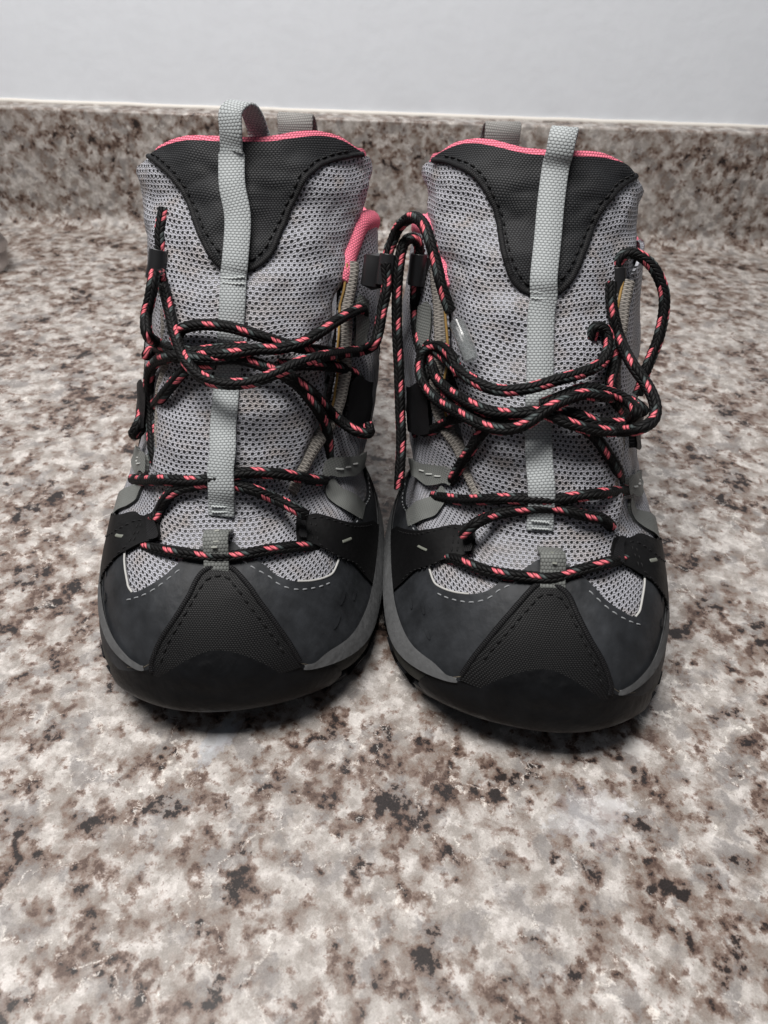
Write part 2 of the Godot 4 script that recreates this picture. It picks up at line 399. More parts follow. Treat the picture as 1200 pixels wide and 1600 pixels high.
# the corner of a smoky plastic box that reaches in from the left
func container() -> void:
	var c := Vector3(-0.366, 0.0, -0.415)
	var hx := 0.055
	var hz := 0.055
	var r := 0.012
	var prof := [[0.0, -0.004], [0.004, 0.0], [0.015, 0.001], [0.018, 0.003], [0.0205, 0.003], [0.022, 0.0015], [0.022, -0.002]]
	var box := Node3D.new()
	box.name = "plastic_box"
	add_child(box)
	box.position = c
	box.rotation.y = deg_to_rad(36.0)
	tag(box, "smoky translucent plastic box cut off by the left edge of the picture", "box")
	var mb := MB.new()
	var m := 40
	for e in prof:
		for q in m + 1:
			var a := TAU * q / m + 0.001
			var o := Vector2(signf(cos(a)) * (hx - r) + cos(a) * (r + e[1]), signf(sin(a)) * (hz - r) + sin(a) * (r + e[1]))
			mb.add(Vector3(o.x, e[0] + 0.0005, o.y), Vector3(cos(a), 0.2, sin(a)).normalized(), Vector2(a, e[0]))
	for e in prof.size() - 1:
		for q in m:
			var a := e * (m + 1) + q
			mb.quad(a, a + 1, a + m + 2, a + m + 1)
	var sm := mat(Color(0.62, 0.58, 0.56, 0.72), 0.3)
	sm.transparency = BaseMaterial3D.TRANSPARENCY_ALPHA
	part("box_side", mb, sm, box)
	var lid := MB.new()
	var mid := lid.add(Vector3(0, 0.0225, 0), Vector3.UP, Vector2.ZERO)
	for q in m + 1:
		var a := TAU * q / m + 0.001
		lid.add(Vector3(signf(cos(a)) * (hx - r) + cos(a) * (r - 0.002), 0.0225, signf(sin(a)) * (hz - r) + sin(a) * (r - 0.002)), Vector3.UP, Vector2.ZERO)
	for q in m:
		lid.tri(mid, mid + 1 + q, mid + 2 + q)
	part("lid", lid, sm, box)
func setup() -> void:
	var cam := Camera3D.new()
	cam.name = "camera"
	cam.fov = rad_to_deg(2.0 * atan(800.0 / 1202.0))
	cam.near = 0.01
	cam.far = 20.0
	cam.position = Vector3(0, 0.2255, 0.1675)
	cam.basis = Basis(Vector3.RIGHT, deg_to_rad(-38.0)) * Basis(Vector3.BACK, deg_to_rad(2.0))
	add_child(cam)
	cam.current = true
	var lens := CameraAttributesPhysical.new()
	lens.frustum_focal_length = 12.0 / (800.0 / 1202.0)
	lens.frustum_focus_distance = 0.275
	lens.frustum_near = 0.01
	lens.frustum_far = 20.0
	lens.exposure_aperture = 14.0
	cam.attributes = lens
	var we := WorldEnvironment.new()
	we.name = "environment"
	var e := Environment.new()
	e.background_mode = Environment.BG_COLOR
	e.background_color = Color(0.93, 0.95, 1.0)
	e.background_energy_multiplier = 0.085
	e.tonemap_mode = Environment.TONE_MAPPER_LINEAR
	e.tonemap_exposure = 1.22
	e.sdfgi_enabled = true
	e.ssao_enabled = true
	e.ssil_enabled = true
	we.environment = e
	add_child(we)
	# ceiling lamp of the room, above and a little before the shoes, outside the picture
	var lamp := AreaLight3D.new()
	lamp.name = "ceiling_lamp"
	lamp.area_size = Vector2(0.7, 0.4)
	lamp.light_color = Color(1.0, 0.985, 0.97)
	lamp.light_energy = 1.9
	lamp.shadow_enabled = true
	lamp.position = Vector3(-0.25, 1.15, 0.02)
	add_child(lamp)
	lamp.look_at(Vector3(0, 0, 0.02), Vector3.BACK)
# ------------------------------------------------------------------ textures and materials
func image_of(w: int, h: int, data: PackedByteArray) -> ImageTexture:
	return ImageTexture.create_from_image(Image.create_from_data(w, h, false, Image.FORMAT_RGB8, data))


func normal_of(w: int, h: int, hgt: PackedFloat32Array, strength: float) -> ImageTexture:
	var d := PackedByteArray()
	d.resize(w * h * 3)
	for y in h:
		for x in w:
			var gx := (hgt[y * w + (x + 1) % w] - hgt[y * w + (x - 1 + w) % w]) * strength
			var gy := (hgt[((y + 1) % h) * w + x] - hgt[((y - 1 + h) % h) * w + x]) * strength
			var n := Vector3(-gx, gy, 1.0).normalized()
			var o := (y * w + x) * 3
			d[o] = int(n.x * 127.0 + 128.0)
			d[o + 1] = int(n.y * 127.0 + 128.0)
			d[o + 2] = int(n.z * 127.0 + 128.0)
	return image_of(w, h, d)


func mat(c: Color, rough: float) -> StandardMaterial3D:
	var m := StandardMaterial3D.new()
	m.albedo_color = c
	m.roughness = rough
	m.metallic_specular = 0.5 if rough < 0.45 else 0.3
	return m


func noise(seed_: int, freq: float, oct: int, warp: float = 0.0, kind: int = FastNoiseLite.TYPE_SIMPLEX_SMOOTH) -> FastNoiseLite:
	var f := FastNoiseLite.new()
	f.seed = seed_
	f.noise_type = kind
	f.frequency = freq
	f.fractal_octaves = oct
	f.fractal_type = FastNoiseLite.FRACTAL_FBM if oct > 1 else FastNoiseLite.FRACTAL_NONE
	if warp > 0.0:
		f.domain_warp_enabled = true
		f.domain_warp_amplitude = warp
		f.domain_warp_frequency = freq * 1.6
		f.domain_warp_fractal_octaves = 4
	return f


# printed stone pattern of the laminate, one tile of STONE metres
const STONE := 0.52
func stone() -> StandardMaterial3D:
	var S := 2048
	var px := S / STONE
	var zone := scaled(noise(11, 4.0 / (0.055 * px), 3, 30.0).get_seamless_image(S / 4, S / 4).get_data(), S / 4, S)
	var blob := noise(23, 1.0 / (0.0118 * px), 5, 24.0).get_seamless_image(S, S).get_data()
	var grey := noise(37, 1.0 / (0.019 * px), 4, 34.0).get_seamless_image(S, S).get_data()
	var fine := noise(41, 1.0 / (0.0040 * px), 4, 8.0).get_seamless_image(S, S).get_data()
	var pale := noise(53, 1.0 / (0.0115 * px), 5, 30.0).get_seamless_image(S, S).get_data()
	var drops := noise(71, 1.0 / (0.0029 * px), 1, 9.0, FastNoiseLite.TYPE_CELLULAR)
	drops.cellular_return_type = FastNoiseLite.RETURN_DISTANCE
	drops.cellular_jitter = 1.0
	var drop := drops.get_seamless_image(S, S).get_data()
	var cells := noise(97, 1.0 / (0.0021 * px), 1, 14.0, FastNoiseLite.TYPE_CELLULAR)
	cells.cellular_return_type = FastNoiseLite.RETURN_CELL_VALUE
	cells.cellular_jitter = 1.0
	var crystal := cells.get_seamless_image(S, S).get_data()
	var slabs := noise(101, 1.0 / (0.0062 * px), 1, 26.0, FastNoiseLite.TYPE_CELLULAR)
	slabs.cellular_return_type = FastNoiseLite.RETURN_CELL_VALUE
	slabs.cellular_jitter = 1.0
	var slab := slabs.get_seamless_image(S, S).get_data()
	var vein := noise(83, 1.0 / (0.045 * px), 4, 50.0).get_seamless_image(S, S).get_data()
	var d := PackedByteArray()
	d.resize(S * S * 3)
	var rnd := 12345
	for i in S * S:
		var z := zone[i] / 255.0
		var fi := fine[i] / 255.0
		var pa := pale[i] / 255.0
		var bl := blob[i] / 255.0
		var dr := drop[i] / 255.0
		var gy := grey[i] / 255.0
		var cv := crystal[i] / 255.0 - 0.5
		var sl := slab[i] / 255.0 - 0.5
		rnd = (rnd * 1103515245 + 12345) & 0x7fffffff
		var g := (float(rnd >> 8 & 255) / 255.0 - 0.5) * 20.0
		var t := clampf(0.5 + (pa - 0.5) * 1.1 + (fi - 0.5) * 0.8 + cv * 0.7 + sl * 0.5, 0.0, 1.0)
		var r := 148.0 + 52.0 * t
		var gg := 142.0 + 53.0 * t
		var b := 135.0 + 54.0 * t
		# soft taupe clouding
		var cl := (1.0 - pa) * 0.45 + bl * 0.55 + (z - 0.5) * 0.35 + (fi - 0.5) * 0.25 + cv * 0.14 + sl * 0.2
		var q := clampf((cl - 0.38) * 5.0, 0.0, 1.0) * 0.72
		r += (118.0 - r) * q
		gg += (106.0 - gg) * q
		b += (97.0 - b) * q
		# cool translucent crystals, some with a firm edge
		q = clampf((gy + (fi - 0.5) * 0.3 - 0.54) * 5.0, 0.0, 1.0) * 0.45
		if gy + (fi - 0.5) * 0.25 + cv * 0.15 + sl * 0.2 > 0.66:
			q += 0.22
		r += (118.0 - r) * q
		gg += (114.0 - gg) * q
		b += (111.0 - b) * q
		# brown droplets, run together where they crowd
		var crowd := bl + (z - 0.5) * 0.6 + (fi - 0.5) * 0.3 + cv * 0.26 + sl * 0.16
		var h := crowd * 1.25 - dr * 0.5
		q = clampf((h - 0.44) * 6.0, 0.0, 1.0) * (0.2 + 0.5 * fi)
		r += (100.0 - r) * q
		gg += (77.0 - gg) * q
		b += (65.0 - b) * q
		q = clampf((h - 0.67) * 8.0, 0.0, 1.0) * 0.75
		r += (76.0 - r) * q
		gg += (59.0 - gg) * q
		b += (51.0 - b) * q
		q = clampf((h + (gy - 0.5) * 0.6 - 0.86) * 16.0, 0.0, 1.0) * 0.9
		r += (33.0 - r) * q
		gg += (28.0 - gg) * q
		b += (27.0 - b) * q
		# lone specks
		if dr < 0.09 and pa > 0.63:
			q = clampf((0.09 - dr) * 22.0, 0.0, 1.0) * 0.6
			r += (92.0 - r) * q
			gg += (80.0 - gg) * q
			b += (75.0 - b) * q
		# hair-thin white veins that come and go
		var ve := absf(vein[i] / 255.0 - 0.5)
		if ve < 0.013 and gy > 0.36:
			q = (1.0 - ve / 0.013) * 0.95 * clampf(fi * 3.2 - 0.9, 0.0, 1.0)
			r += (228.0 - r) * q
			gg += (223.0 - gg) * q
			b += (214.0 - b) * q
		var o := i * 3
		d[o] = clampi(int(r + g), 0, 255)
		d[o + 1] = clampi(int(gg + g), 0, 255)
		d[o + 2] = clampi(int(b + g), 0, 255)
	# a few single marks of the print: an icy splinter, pale flakes, a bluish cloud (metres from the middle, depth, half sizes, turn, colour, strength)
	for w in [[-0.0546, 0.0094, 0.0036, 0.0085, -0.35, Color8(176, 182, 188), 0.5], [-0.0515, 0.0065, 0.0022, 0.006, -0.6, Color8(186, 190, 195), 0.4], [0.0690, 0.0318, 0.0125, 0.0075, 0.3, Color8(190, 195, 203), 0.25], [0.0760, 0.0290, 0.0060, 0.0040, 0.0, Color8(212, 211, 209), 0.35], [0.0905, 0.0060, 0.0050, 0.0032, 0.2, Color8(216, 214, 209), 0.5]]:
		var at := Vector2(w[0], w[1])
		for dy in range(-70, 71):
			for dx in range(-70, 71):
				var o2 := Vector2(dx, dy) / px
				var e := o2.rotated(w[4]) / Vector2(w[2], w[3])
				var uv := (Vector2(at.x + o2.x, -(0.00942 + 0.304 - at.y - o2.y)) / STONE + Vector2(0.13, 0.31)) * S
				var i := posmod(int(uv.y), S) * S + posmod(int(uv.x), S)
				var k: float = w[6] * clampf((1.0 - absf(e.x) * 0.7 - absf(e.y) * 0.6 + (fine[i] / 255.0 - 0.5) * 0.9) * 6.0, 0.0, 1.0)
				var tint: Color = w[5]
				for ch in 3:
					d[i * 3 + ch] = int(lerpf(d[i * 3 + ch], tint[ch] * 255.0, k))
	var m := mat(Color(0.955, 0.955, 0.965), 0.45)
	m.metallic_specular = 0.3
	m.albedo_texture = image_of(S, S, d)
	m.clearcoat_enabled = true
	m.clearcoat = 0.3
	m.clearcoat_roughness = 0.22
	return m


func scaled(data: PackedByteArray, w: int, to: int) -> PackedByteArray:
	var im := Image.create_from_data(w, w, false, Image.FORMAT_L8, data)
	im.resize(to, to, Image.INTERPOLATE_BILINEAR)
	return im.get_data()


# open knitted mesh: rows of holes between shiny twisted yarns; tile 18 x 18 mm
func mesh_fabric() -> StandardMaterial3D:
	var S := 384
	var hgt := PackedFloat32Array()
	hgt.resize(S * S)
	var d := PackedByteArray()
	d.resize(S * S * 3)
	var cols := 8.0
	var rows := 10.0
	var rnd := 777
	for y in S:
		for x in S:
			var u := x * cols / S
			var v := y * rows / S
			var best := 9.0
			for row in [floorf(v) - 1.0, floorf(v), floorf(v) + 1.0]:
				var sh := 0.5 if int(row) & 1 else 0.0
				var cx: float = roundf(u - sh) + sh
				var dx := (u - cx) / 0.25
				var dy: float = (v - row - 0.5) / 0.31
				best = minf(best, dx * dx + dy * dy)
			var hole := clampf((sqrt(best) - 0.78) * 2.6, 0.0, 1.0)
			# two yarns wind round each hole and cross between holes
			var lean := 1.0 if int(roundf(u * 2.0)) & 1 else -1.0
			var tw := 0.5 + 0.5 * sin((u * 1.0 + v * lean * 2.0) * TAU)
			var st := 0.5 + 0.5 * sin((u * 4.0 - v * 1.0) * TAU)
			var ring := clampf(1.0 - absf(sqrt(best) - 1.45) * 1.7, 0.0, 1.0)
			var yarn := maxf(ring * (0.55 + 0.45 * st), 0.75 * tw)
			var hh := hole * (0.35 + 0.65 * yarn)
			hgt[y * S + x] = hh
			rnd = (rnd * 1103515245 + 12345) & 0x7fffffff
			var g := float(rnd >> 8 & 255) / 255.0
			var c := 30.0 + hole * (58.0 + 130.0 * yarn + 18.0 * g)
			var o := (y * S + x) * 3
			d[o] = int(c * 0.965)
			d[o + 1] = int(c * 0.972)
			d[o + 2] = int(c)
	var m := mat(Color(0.93, 0.93, 0.945), 0.44)
	m.albedo_texture = image_of(S, S, d)
	m.normal_enabled = true
	m.normal_texture = normal_of(S, S, hgt, 4.5)
	m.vertex_color_use_as_albedo = true
	m.uv1_scale = Vector3(1.0 / 0.0170, 1.0 / 0.0170, 1)
	return m


# plain weave seen as small raised dashes; `pitch` metres a thread
func weave(c: Color, rough: float, pitch: float, strength: float, light: float, long_: float = 1.5) -> StandardMaterial3D:
	var S := 256
	var n := 16.0
	var hgt := PackedFloat32Array()
	hgt.resize(S * S)
	var d := PackedByteArray()
	d.resize(S * S * 3)
	var rnd := 99
	for y in S:
		for x in S:
			var v := y * n / S
			var row := int(v)
			var u := x * n / S + (0.5 if row & 1 else 0.0)
			var fu := (u - floorf(u) - 0.5) * 2.0
			var fv := (v - floorf(v) - 0.5) * 2.0
			var b := clampf(1.0 - pow(absf(fu), 2.5) - pow(absf(fv), 2.5), 0.0, 1.0)
			hgt[y * S + x] = sqrt(b)
			rnd = (rnd * 1103515245 + 12345) & 0x7fffffff
			var g := float(rnd >> 8 & 255) / 255.0
			var k := 1.0 - light + light * sqrt(b) * (0.8 + 0.2 * g)
			var o := (y * S + x) * 3
			d[o] = int(255.0 * k)
			d[o + 1] = int(255.0 * k)
			d[o + 2] = int(255.0 * k)
	var m := mat(c, rough)
	m.albedo_texture = image_of(S, S, d)
	m.normal_enabled = true
	m.normal_texture = normal_of(S, S, hgt, strength)
	m.uv1_scale = Vector3(1.0 / (pitch * n * long_), 1.0 / (pitch * n), 1)
	return m


# round braid: black strands with salmon and grey marker strands; once round is one tile
func braid() -> StandardMaterial3D:
	var W := 256
	var H := 256
	var hgt := PackedFloat32Array()
	hgt.resize(W * H)
	var d := PackedByteArray()
	d.resize(W * H * 3)
	for y in H:
		for x in W:
			var u := x * 6.0 / W
			var col := int(u)
			var fu := (u - col - 0.5) * 2.0
			var slant := 0.5 if col & 1 else -0.5
			var v := y * 6.0 / H + (0.5 if col & 1 else 0.0) + fu * slant
			var row := int(floorf(v))
			var fv := (v - row - 0.5) * 2.0
			var b := sqrt(clampf(1.0 - fu * fu * 0.85 - fv * fv * fv * fv, 0.0, 1.0))
			hgt[y * W + x] = b
			var id := posmod(row + [0, 0, 4, 4, 2, 2][col], 6)
			var r := 13.0
			var g := 13.0
			var bl := 14.0
			if not (col & 1) and id < 2:
				r = 255.0
				g = 126.0
				bl = 138.0
			elif not (col & 1) and (id == 2 or (id == 3 and col == 4)):
				r = 78.0
				g = 87.0
				bl = 87.0
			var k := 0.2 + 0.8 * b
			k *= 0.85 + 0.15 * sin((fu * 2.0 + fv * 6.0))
			var o := (y * W + x) * 3
			d[o] = int(r * k)
			d[o + 1] = int(g * k)
			d[o + 2] = int(bl * k)
	var m := mat(Color.WHITE, 0.62)
	m.albedo_texture = image_of(W, H, d)
	m.normal_enabled = true
	m.normal_texture = normal_of(W, H, hgt, 6.0)
	m.uv1_scale = Vector3(1, 1.0 / 0.0115, 1)
	return m


# grain or scuffs by triplanar noise
func grained(c: Color, rough: float, size: float, bump: float, spread: float, seed_: int) -> StandardMaterial3D:
	var S := 256
	var a := noise(seed_, 0.035, 4).get_seamless_image(S, S).get_data()
	var e := noise(seed_ + 5, 0.012, 3, 20.0).get_seamless_image(S, S).get_data()
	var hgt := PackedFloat32Array()
	var d := PackedByteArray()
	d.resize(S * S * 3)
	for i in S * S:
		hgt.append(a[i] / 255.0)
		var k := 1.0 - spread * (0.35 * a[i] + 0.65 * e[i]) / 255.0
		d[i * 3] = int(255 * k)
		d[i * 3 + 1] = int(255 * k)
		d[i * 3 + 2] = int(255 * k)
	var m := mat(c, rough)
	m.albedo_texture = image_of(S, S, d)
	m.normal_enabled = true
	m.normal_texture = normal_of(S, S, hgt, bump)
	m.uv1_triplanar = true
	m.uv1_scale = Vector3.ONE / size
	return m


var M := {}
func materials() -> void:
	M.stone = stone()
	M.mesh = mesh_fabric()
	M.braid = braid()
	M.charcoal = grained(Color(0.23, 0.24, 0.255), 0.55, 0.04, 0.6, 0.55, 3)
	M.black = grained(Color(0.055, 0.055, 0.06), 0.6, 0.03, 0.7, 0.3, 8)
	M.rubber = grained(Color(0.095, 0.10, 0.11), 0.46, 0.05, 0.8, 0.6, 14)
	M.foam = grained(Color(0.40, 0.405, 0.41), 0.75, 0.03, 1.0, 0.25, 21)
	M.foxing = grained(Color(0.26, 0.26, 0.245), 0.65, 0.03, 0.9, 0.3, 25)
	M.toe_weave = weave(Color(0.10, 0.102, 0.108), 0.5, 0.0006, 1.2, 0.55)
	M.tongue_weave = weave(Color(0.155, 0.16, 0.17), 0.5, 0.00076, 1.3, 0.55)
	M.webbing = weave(Color(0.67, 0.69, 0.695), 0.5, 0.00095, 1.3, 0.3, 1.5)
	M.heel_web = weave(Color(0.58, 0.575, 0.565), 0.6, 0.0011, 1.4, 0.28, 1.1)
	M.tape = weave(Color(0.455, 0.465, 0.455), 0.45, 0.0012, 1.1, 0.25, 1.0)
	M.binding = weave(Color(0.58, 0.56, 0.535), 0.7, 0.0007, 1.6, 0.4, 6.0)
	M.black_web = weave(Color(0.10, 0.10, 0.11), 0.5, 0.0007, 1.8, 0.6, 1.0)
	M.lining = weave(Color(0.17, 0.16, 0.17), 0.8, 0.0012, 1.5, 0.4)
	M.pink = weave(Color(1.0, 0.53, 0.62), 0.8, 0.0009, 1.8, 0.3, 1.3)
	M.plastic = mat(Color(0.12, 0.12, 0.125), 0.34)
	M.black_thread = mat(Color(0.07, 0.07, 0.075), 0.6)
	M.grey_thread = mat(Color(0.50, 0.51, 0.52), 0.6)
	M.pale_edge = mat(Color(0.66, 0.66, 0.65), 0.7)
	M.gold_cord = mat(Color(0.55, 0.44, 0.25), 0.6)
	M.glue = mat(Color(0.42, 0.39, 0.34), 0.6)
	M.pale_thread = mat(Color(0.66, 0.68, 0.68), 0.6)
	M.print = mat(Color(0.42, 0.43, 0.40), 0.4)
	M.reflect = mat(Color(0.62, 0.63, 0.62), 0.4)
	var clear := mat(Color(0.55, 0.57, 0.57, 0.4), 0.2)
	clear.transparency = BaseMaterial3D.TRANSPARENCY_ALPHA
	M.clear = clear
	M.wall = grained(Color(0.885, 0.905, 0.93), 0.6, 0.12, 0.12, 0.02, 31)
	M.caulk = mat(Color(0.83, 0.815, 0.79), 0.6)
# ------------------------------------------------------------------ the form of a shoe, in millimetres
# one level of the form: half widths on the inner and outer side, depth from the toe, height; j = 0 front centre ... 8 back centre
func level(xi: Array, xo: Array, z: Array, y: Array, x0: float = 0.0) -> PackedVector3Array:
	var row := PackedVector3Array()
	row.append(Vector3(x0, y[8], z[8]))
	for j in range(7, 0, -1):
		row.append(Vector3(x0 - xo[j - 1], y[j], z[j]))
	row.append(Vector3(x0, y[0], z[0]))
	for j in range(1, 8):
		row.append(Vector3(x0 + xi[j - 1], y[j], z[j]))
	row.append(Vector3(x0, y[8], z[8]))
	return row


func shoe_form(side: float) -> Surf:
	var rows := [
		level([28, 48.5, 56.5, 55.5, 45, 41, 32], [22, 38, 47, 48, 45, 41, 32], [5, 11, 30, 67, 106, 152, 202, 245, 263], [11.5, 10, 5, 1, 0.5, 0.5, 0.5, 0.5, 0.5]),
		level([30, 51, 58.5, 57.5, 47, 43, 34], [24, 41, 50, 50, 47, 43, 34], [-1, 6, 27, 66, 104, 152, 202, 247, 268], [15.5, 14.5, 9.5, 7, 7, 7, 7, 7, 7]),
		level([29, 49.5, 57.5, 56.5, 46, 42, 33], [24, 40, 49, 49, 46, 42, 33], [0, 6, 27, 66, 104, 152, 202, 247, 267], [22, 21, 17, 16, 16, 16, 16, 16, 16]),
		level([25, 43.5, 53, 53.5, 42, 38, 30], [22, 37, 46, 46, 43, 38, 30], [4, 10, 30, 67, 104, 152, 202, 247, 266], [31, 31, 29, 28, 28, 28, 28, 28, 28]),
		level([19, 37, 47.5, 48, 39, 34, 27], [18, 33, 40, 41, 39, 34, 27], [18, 22, 41, 71, 105, 152, 202, 247, 268], [44, 44, 44, 45, 47, 53, 56, 58, 58]),
		level([15, 30, 44, 53, 52, 43, 30], [13, 25, 33, 39, 42, 38, 27], [48, 50, 61, 82, 110, 150, 200, 246, 267], [61, 60, 58, 57, 61, 74, 80, 84, 85], 1.0),
		level([15, 31, 45, 52, 51, 42, 29], [14, 26, 35, 40, 41, 36, 26], [80, 82, 90, 107, 130, 158, 200, 245, 262], [98, 97, 94, 91, 95, 100, 104, 108, 110], 5.0),
		level([20, 36, 45, 47, 44, 36, 26], [20, 34, 37, 38, 37, 32, 24], [122, 124, 133, 146, 160, 178, 205, 240, 258], [152, 151, 148, 146, 144, 142, 140, 138, 138], 6.0),
	]
	var s := Surf.new()
	s.build(rows, -8.0, 14, 12, true, side)
	return s


# the tongue: rows from its stitched base up to its top edge; u -5..5 across
func tongue_form(side: float) -> Surf:
	var rows := []
	var aside := 0.0 if side > 0.0 else 3.0
	var slim := 1.0 if side > 0.0 else 0.94
	# centre y, z, half width inner, outer, depth of the sides, x
	for r in [[54, 42, 23, 23, 10, 1], [66, 51, 26, 25, 13, 2], [82, 63, 30, 27, 17, 4], [98, 76, 32, 29, 20, 5], [112, 86, 33, 32, 23, 6], [126, 97, 36.5, 36, 27, 7.5], [142, 110, 41, 41, 33, 8.5], [152, 118, 44, 43.5, 36, 8.5], [165, 129, 44, 44, 38, 8.5]]:
		var row := PackedVector3Array()
		var f: float = (r[0] - 54.0) / 104.0
		for j in range(-5, 6):
			var a := j / 5.0 * deg_to_rad(105.0)
			var back: float = r[4] * (1.0 - cos(a))
			var half: float = r[2] if j > 0 else r[3]
			row.append(Vector3(r[5] + aside * f + half * lerpf(1.0, slim, f) * sin(a), r[0] - back * 0.14, r[1] + back))
		rows.append(row)
	var s := Surf.new()
	s.build(rows, -5.0, 16, 14, false, side)
	return s


func place(sh: Node3D, k: int) -> void:
	if k == 0:
		sh.position = Vector3(-0.0573, 0, 0.0048)
		sh.rotation.y = deg_to_rad(2.0)
	else:
		sh.position = Vector3(0.0585, 0, 0.0080)
		sh.rotation.y = deg_to_rad(-2.0)
# lace runs, each a list of points in tenths of a millimetre from the toe (inner side, up, back)
func lace_runs(k: int) -> Array:
	if k == 0:
		return [
			[-239, 496, 395, -170, 522, 346, -91, 539, 312, -28, 540, 299, 42, 538, 294, 101, 538, 303, 176, 536, 330, 243, 525, 360, 302, 504, 396, 353, 466, 441],
			[-374, 498, 786, -297, 578, 668, -178, 676, 538, -88, 696, 505, -14, 707, 499, 42, 716, 503, 89, 725, 513, 151, 723, 524, 251, 693, 555, 327, 629, 618, 374, 590, 668],
			[-213, 561, 452, -196, 580, 486, -167, 629, 490, -130, 658, 503, -73, 680, 500, -9, 695, 501, 44, 697, 501, 97, 683, 496, 150, 671, 487, 219, 630, 491, 277, 630, 448, 320, 596, 451],
			[-248, 638, 701, -258, 669, 731, -273, 704, 804, -287, 743, 873, -289, 814, 906, -272, 897, 897, -224, 971, 846, -148, 1035, 762, -86, 1047, 738, -5, 1048, 721, 89, 1048, 726, 181, 1018, 729, 274, 964, 723, 337, 886, 717, 374, 790, 749, 385, 709, 751, 384, 626, 751],
			[508, 1000, 1151, 504, 1066, 1119, 461, 1088, 1032, 406, 1105, 909, 353, 1098, 830, 299, 1085, 784, 230, 1078, 749, 154, 1082, 733, 76, 1073, 719, -5, 1060, 729, -75, 1040, 760, -140, 1015, 790],
			[-127, 1087, 833, -107, 1109, 826, -59, 1126, 816, 15, 1134, 802, 95, 1124, 791, 165, 1103, 785, 226, 1077, 795, 296, 1052, 810, 366, 1024, 847, 428, 957, 957],
			[-197, 1247, 975, -197, 1209, 983, -185, 1188, 952, -167, 1149, 903, -146, 1108, 842, -120, 1071, 776, -82, 1040, 708, -24, 1015, 654, 46, 1010, 624, 115, 1011, 625, 175, 1020, 641, 236, 1039, 661, 295, 1048, 708, 355, 1042, 761, 422, 996, 888, 506, 940, 1029, 549, 992, 977, 567, 1038, 1009, 577, 1095, 1046, 589, 1149, 1068, 593, 1183, 1093, 587, 1244, 1116],
			[-206, 1262, 935, -209, 1233, 900, -221, 1185, 877, -235, 1136, 851, -222, 1099, 792, -208, 1034, 857, -134, 1052, 782, -65, 1056, 756, 16, 1068, 755, 118, 1076, 760],
			[-287, 937, 947, -278, 956, 947, -268, 943, 990, -186, 1016, 852, -136, 1032, 820],
			[-263, 777, 866, -195, 886, 749, -148, 944, 737, -101, 994, 737, -60, 1013, 745, 4, 1019, 745],
			[-330, 730, 911, -332, 710, 874, -349, 681, 850, -361, 660, 857, -353, 652, 867, -330, 677, 879, -310, 710, 893, -309, 739, 948],
			[217, 1015, 762, 288, 1001, 783, 350, 984, 819, 421, 926, 914, 476, 871, 975, 500, 814, 1007, 508, 737, 1034],
			[181, 1021, 731, 260, 988, 721, 322, 938, 723, 366, 857, 769, 414, 778, 804, 468, 777, 735, 510, 757, 735, 536, 749, 753, 531, 762, 785],
		]
	return [
		[386, 447, 452, 343, 487, 404, 300, 503, 362, 239, 513, 324, 171, 524, 299, 95, 531, 286, 51, 533, 283, 7, 537, 291, -65, 547, 319, -134, 563, 336, -217, 525, 409, -278, 493, 472],
		[425, 516, 723, 398, 553, 669, 321, 606, 590, 237, 665, 525, 160, 690, 502, 81, 699, 493, 28, 701, 492, -44, 709, 506, -139, 706, 539, -273, 609, 703, -362, 517, 846],
		[326, 566, 438, 306, 599, 437, 282, 625, 442, 217, 629, 487, 139, 656, 485, 78, 670, 484, -3, 670, 482, -75, 658, 473, -144, 638, 484, -190, 588, 508],
		[362, 604, 702, 357, 653, 676, 338, 713, 667, 310, 801, 639, 281, 864, 636, 239, 902, 655],
		[-239, 656, 703, -199, 744, 641, -152, 808, 631, -106, 863, 634, -55, 898, 640, 2, 916, 639],
		[-78, 1114, 880, -84, 1154, 883, -124, 1139, 886, -135, 1097, 851, -105, 1064, 795, -32, 1053, 737, 51, 1043, 699, 136, 1018, 682, 222, 1000, 687, 291, 999, 717, 362, 1005, 789, 425, 995, 933, 483, 982, 1038],
		[369, 984, 809, 399, 1029, 867, 441, 1017, 960, 487, 981, 996, 505, 932, 974, 490, 891, 908, 435, 877, 813, 364, 899, 700, 287, 909, 608, 211, 921, 569, 146, 952, 566, 89, 990, 593, 28, 1009, 626, -37, 1015, 663, -108, 992, 696, -203, 931, 804, -231, 963, 705, -264, 936, 703],
		[466, 961, 995, 449, 926, 909, 401, 922, 813, 331, 942, 692, 262, 941, 644, 186, 956, 615, 101, 967, 613, 11, 942, 597, -83, 914, 609, -167, 903, 627, -210, 959, 555, -258, 974, 588, -268, 1004, 631, -251, 1036, 695, -205, 1077, 771, -183, 1102, 897, -154, 1169, 942, -139, 1222, 973, -136, 1266, 1006],
		[416, 872, 853, 353, 894, 727, 283, 903, 666, 197, 919, 640, 111, 939, 641, 41, 949, 649, -30, 944, 647, -106, 917, 649, -200, 914, 672, -217, 969, 643, -210, 959, 728, -144, 983, 743, -49, 1002, 726, 24, 986, 694, 94, 963, 672],
		[-185, 1059, 904, -167, 1026, 845, -156, 985, 788, -194, 915, 785, -255, 830, 861],
		[508, 660, 937, 487, 655, 946, 445, 732, 847, 392, 807, 786, 343, 880, 717],
		[532, 1259, 1261, 539, 1134, 1214, 534, 1037, 1217, 525, 993, 1147, 506, 953, 1072, 488, 922, 1003, 461, 893, 936],
	]
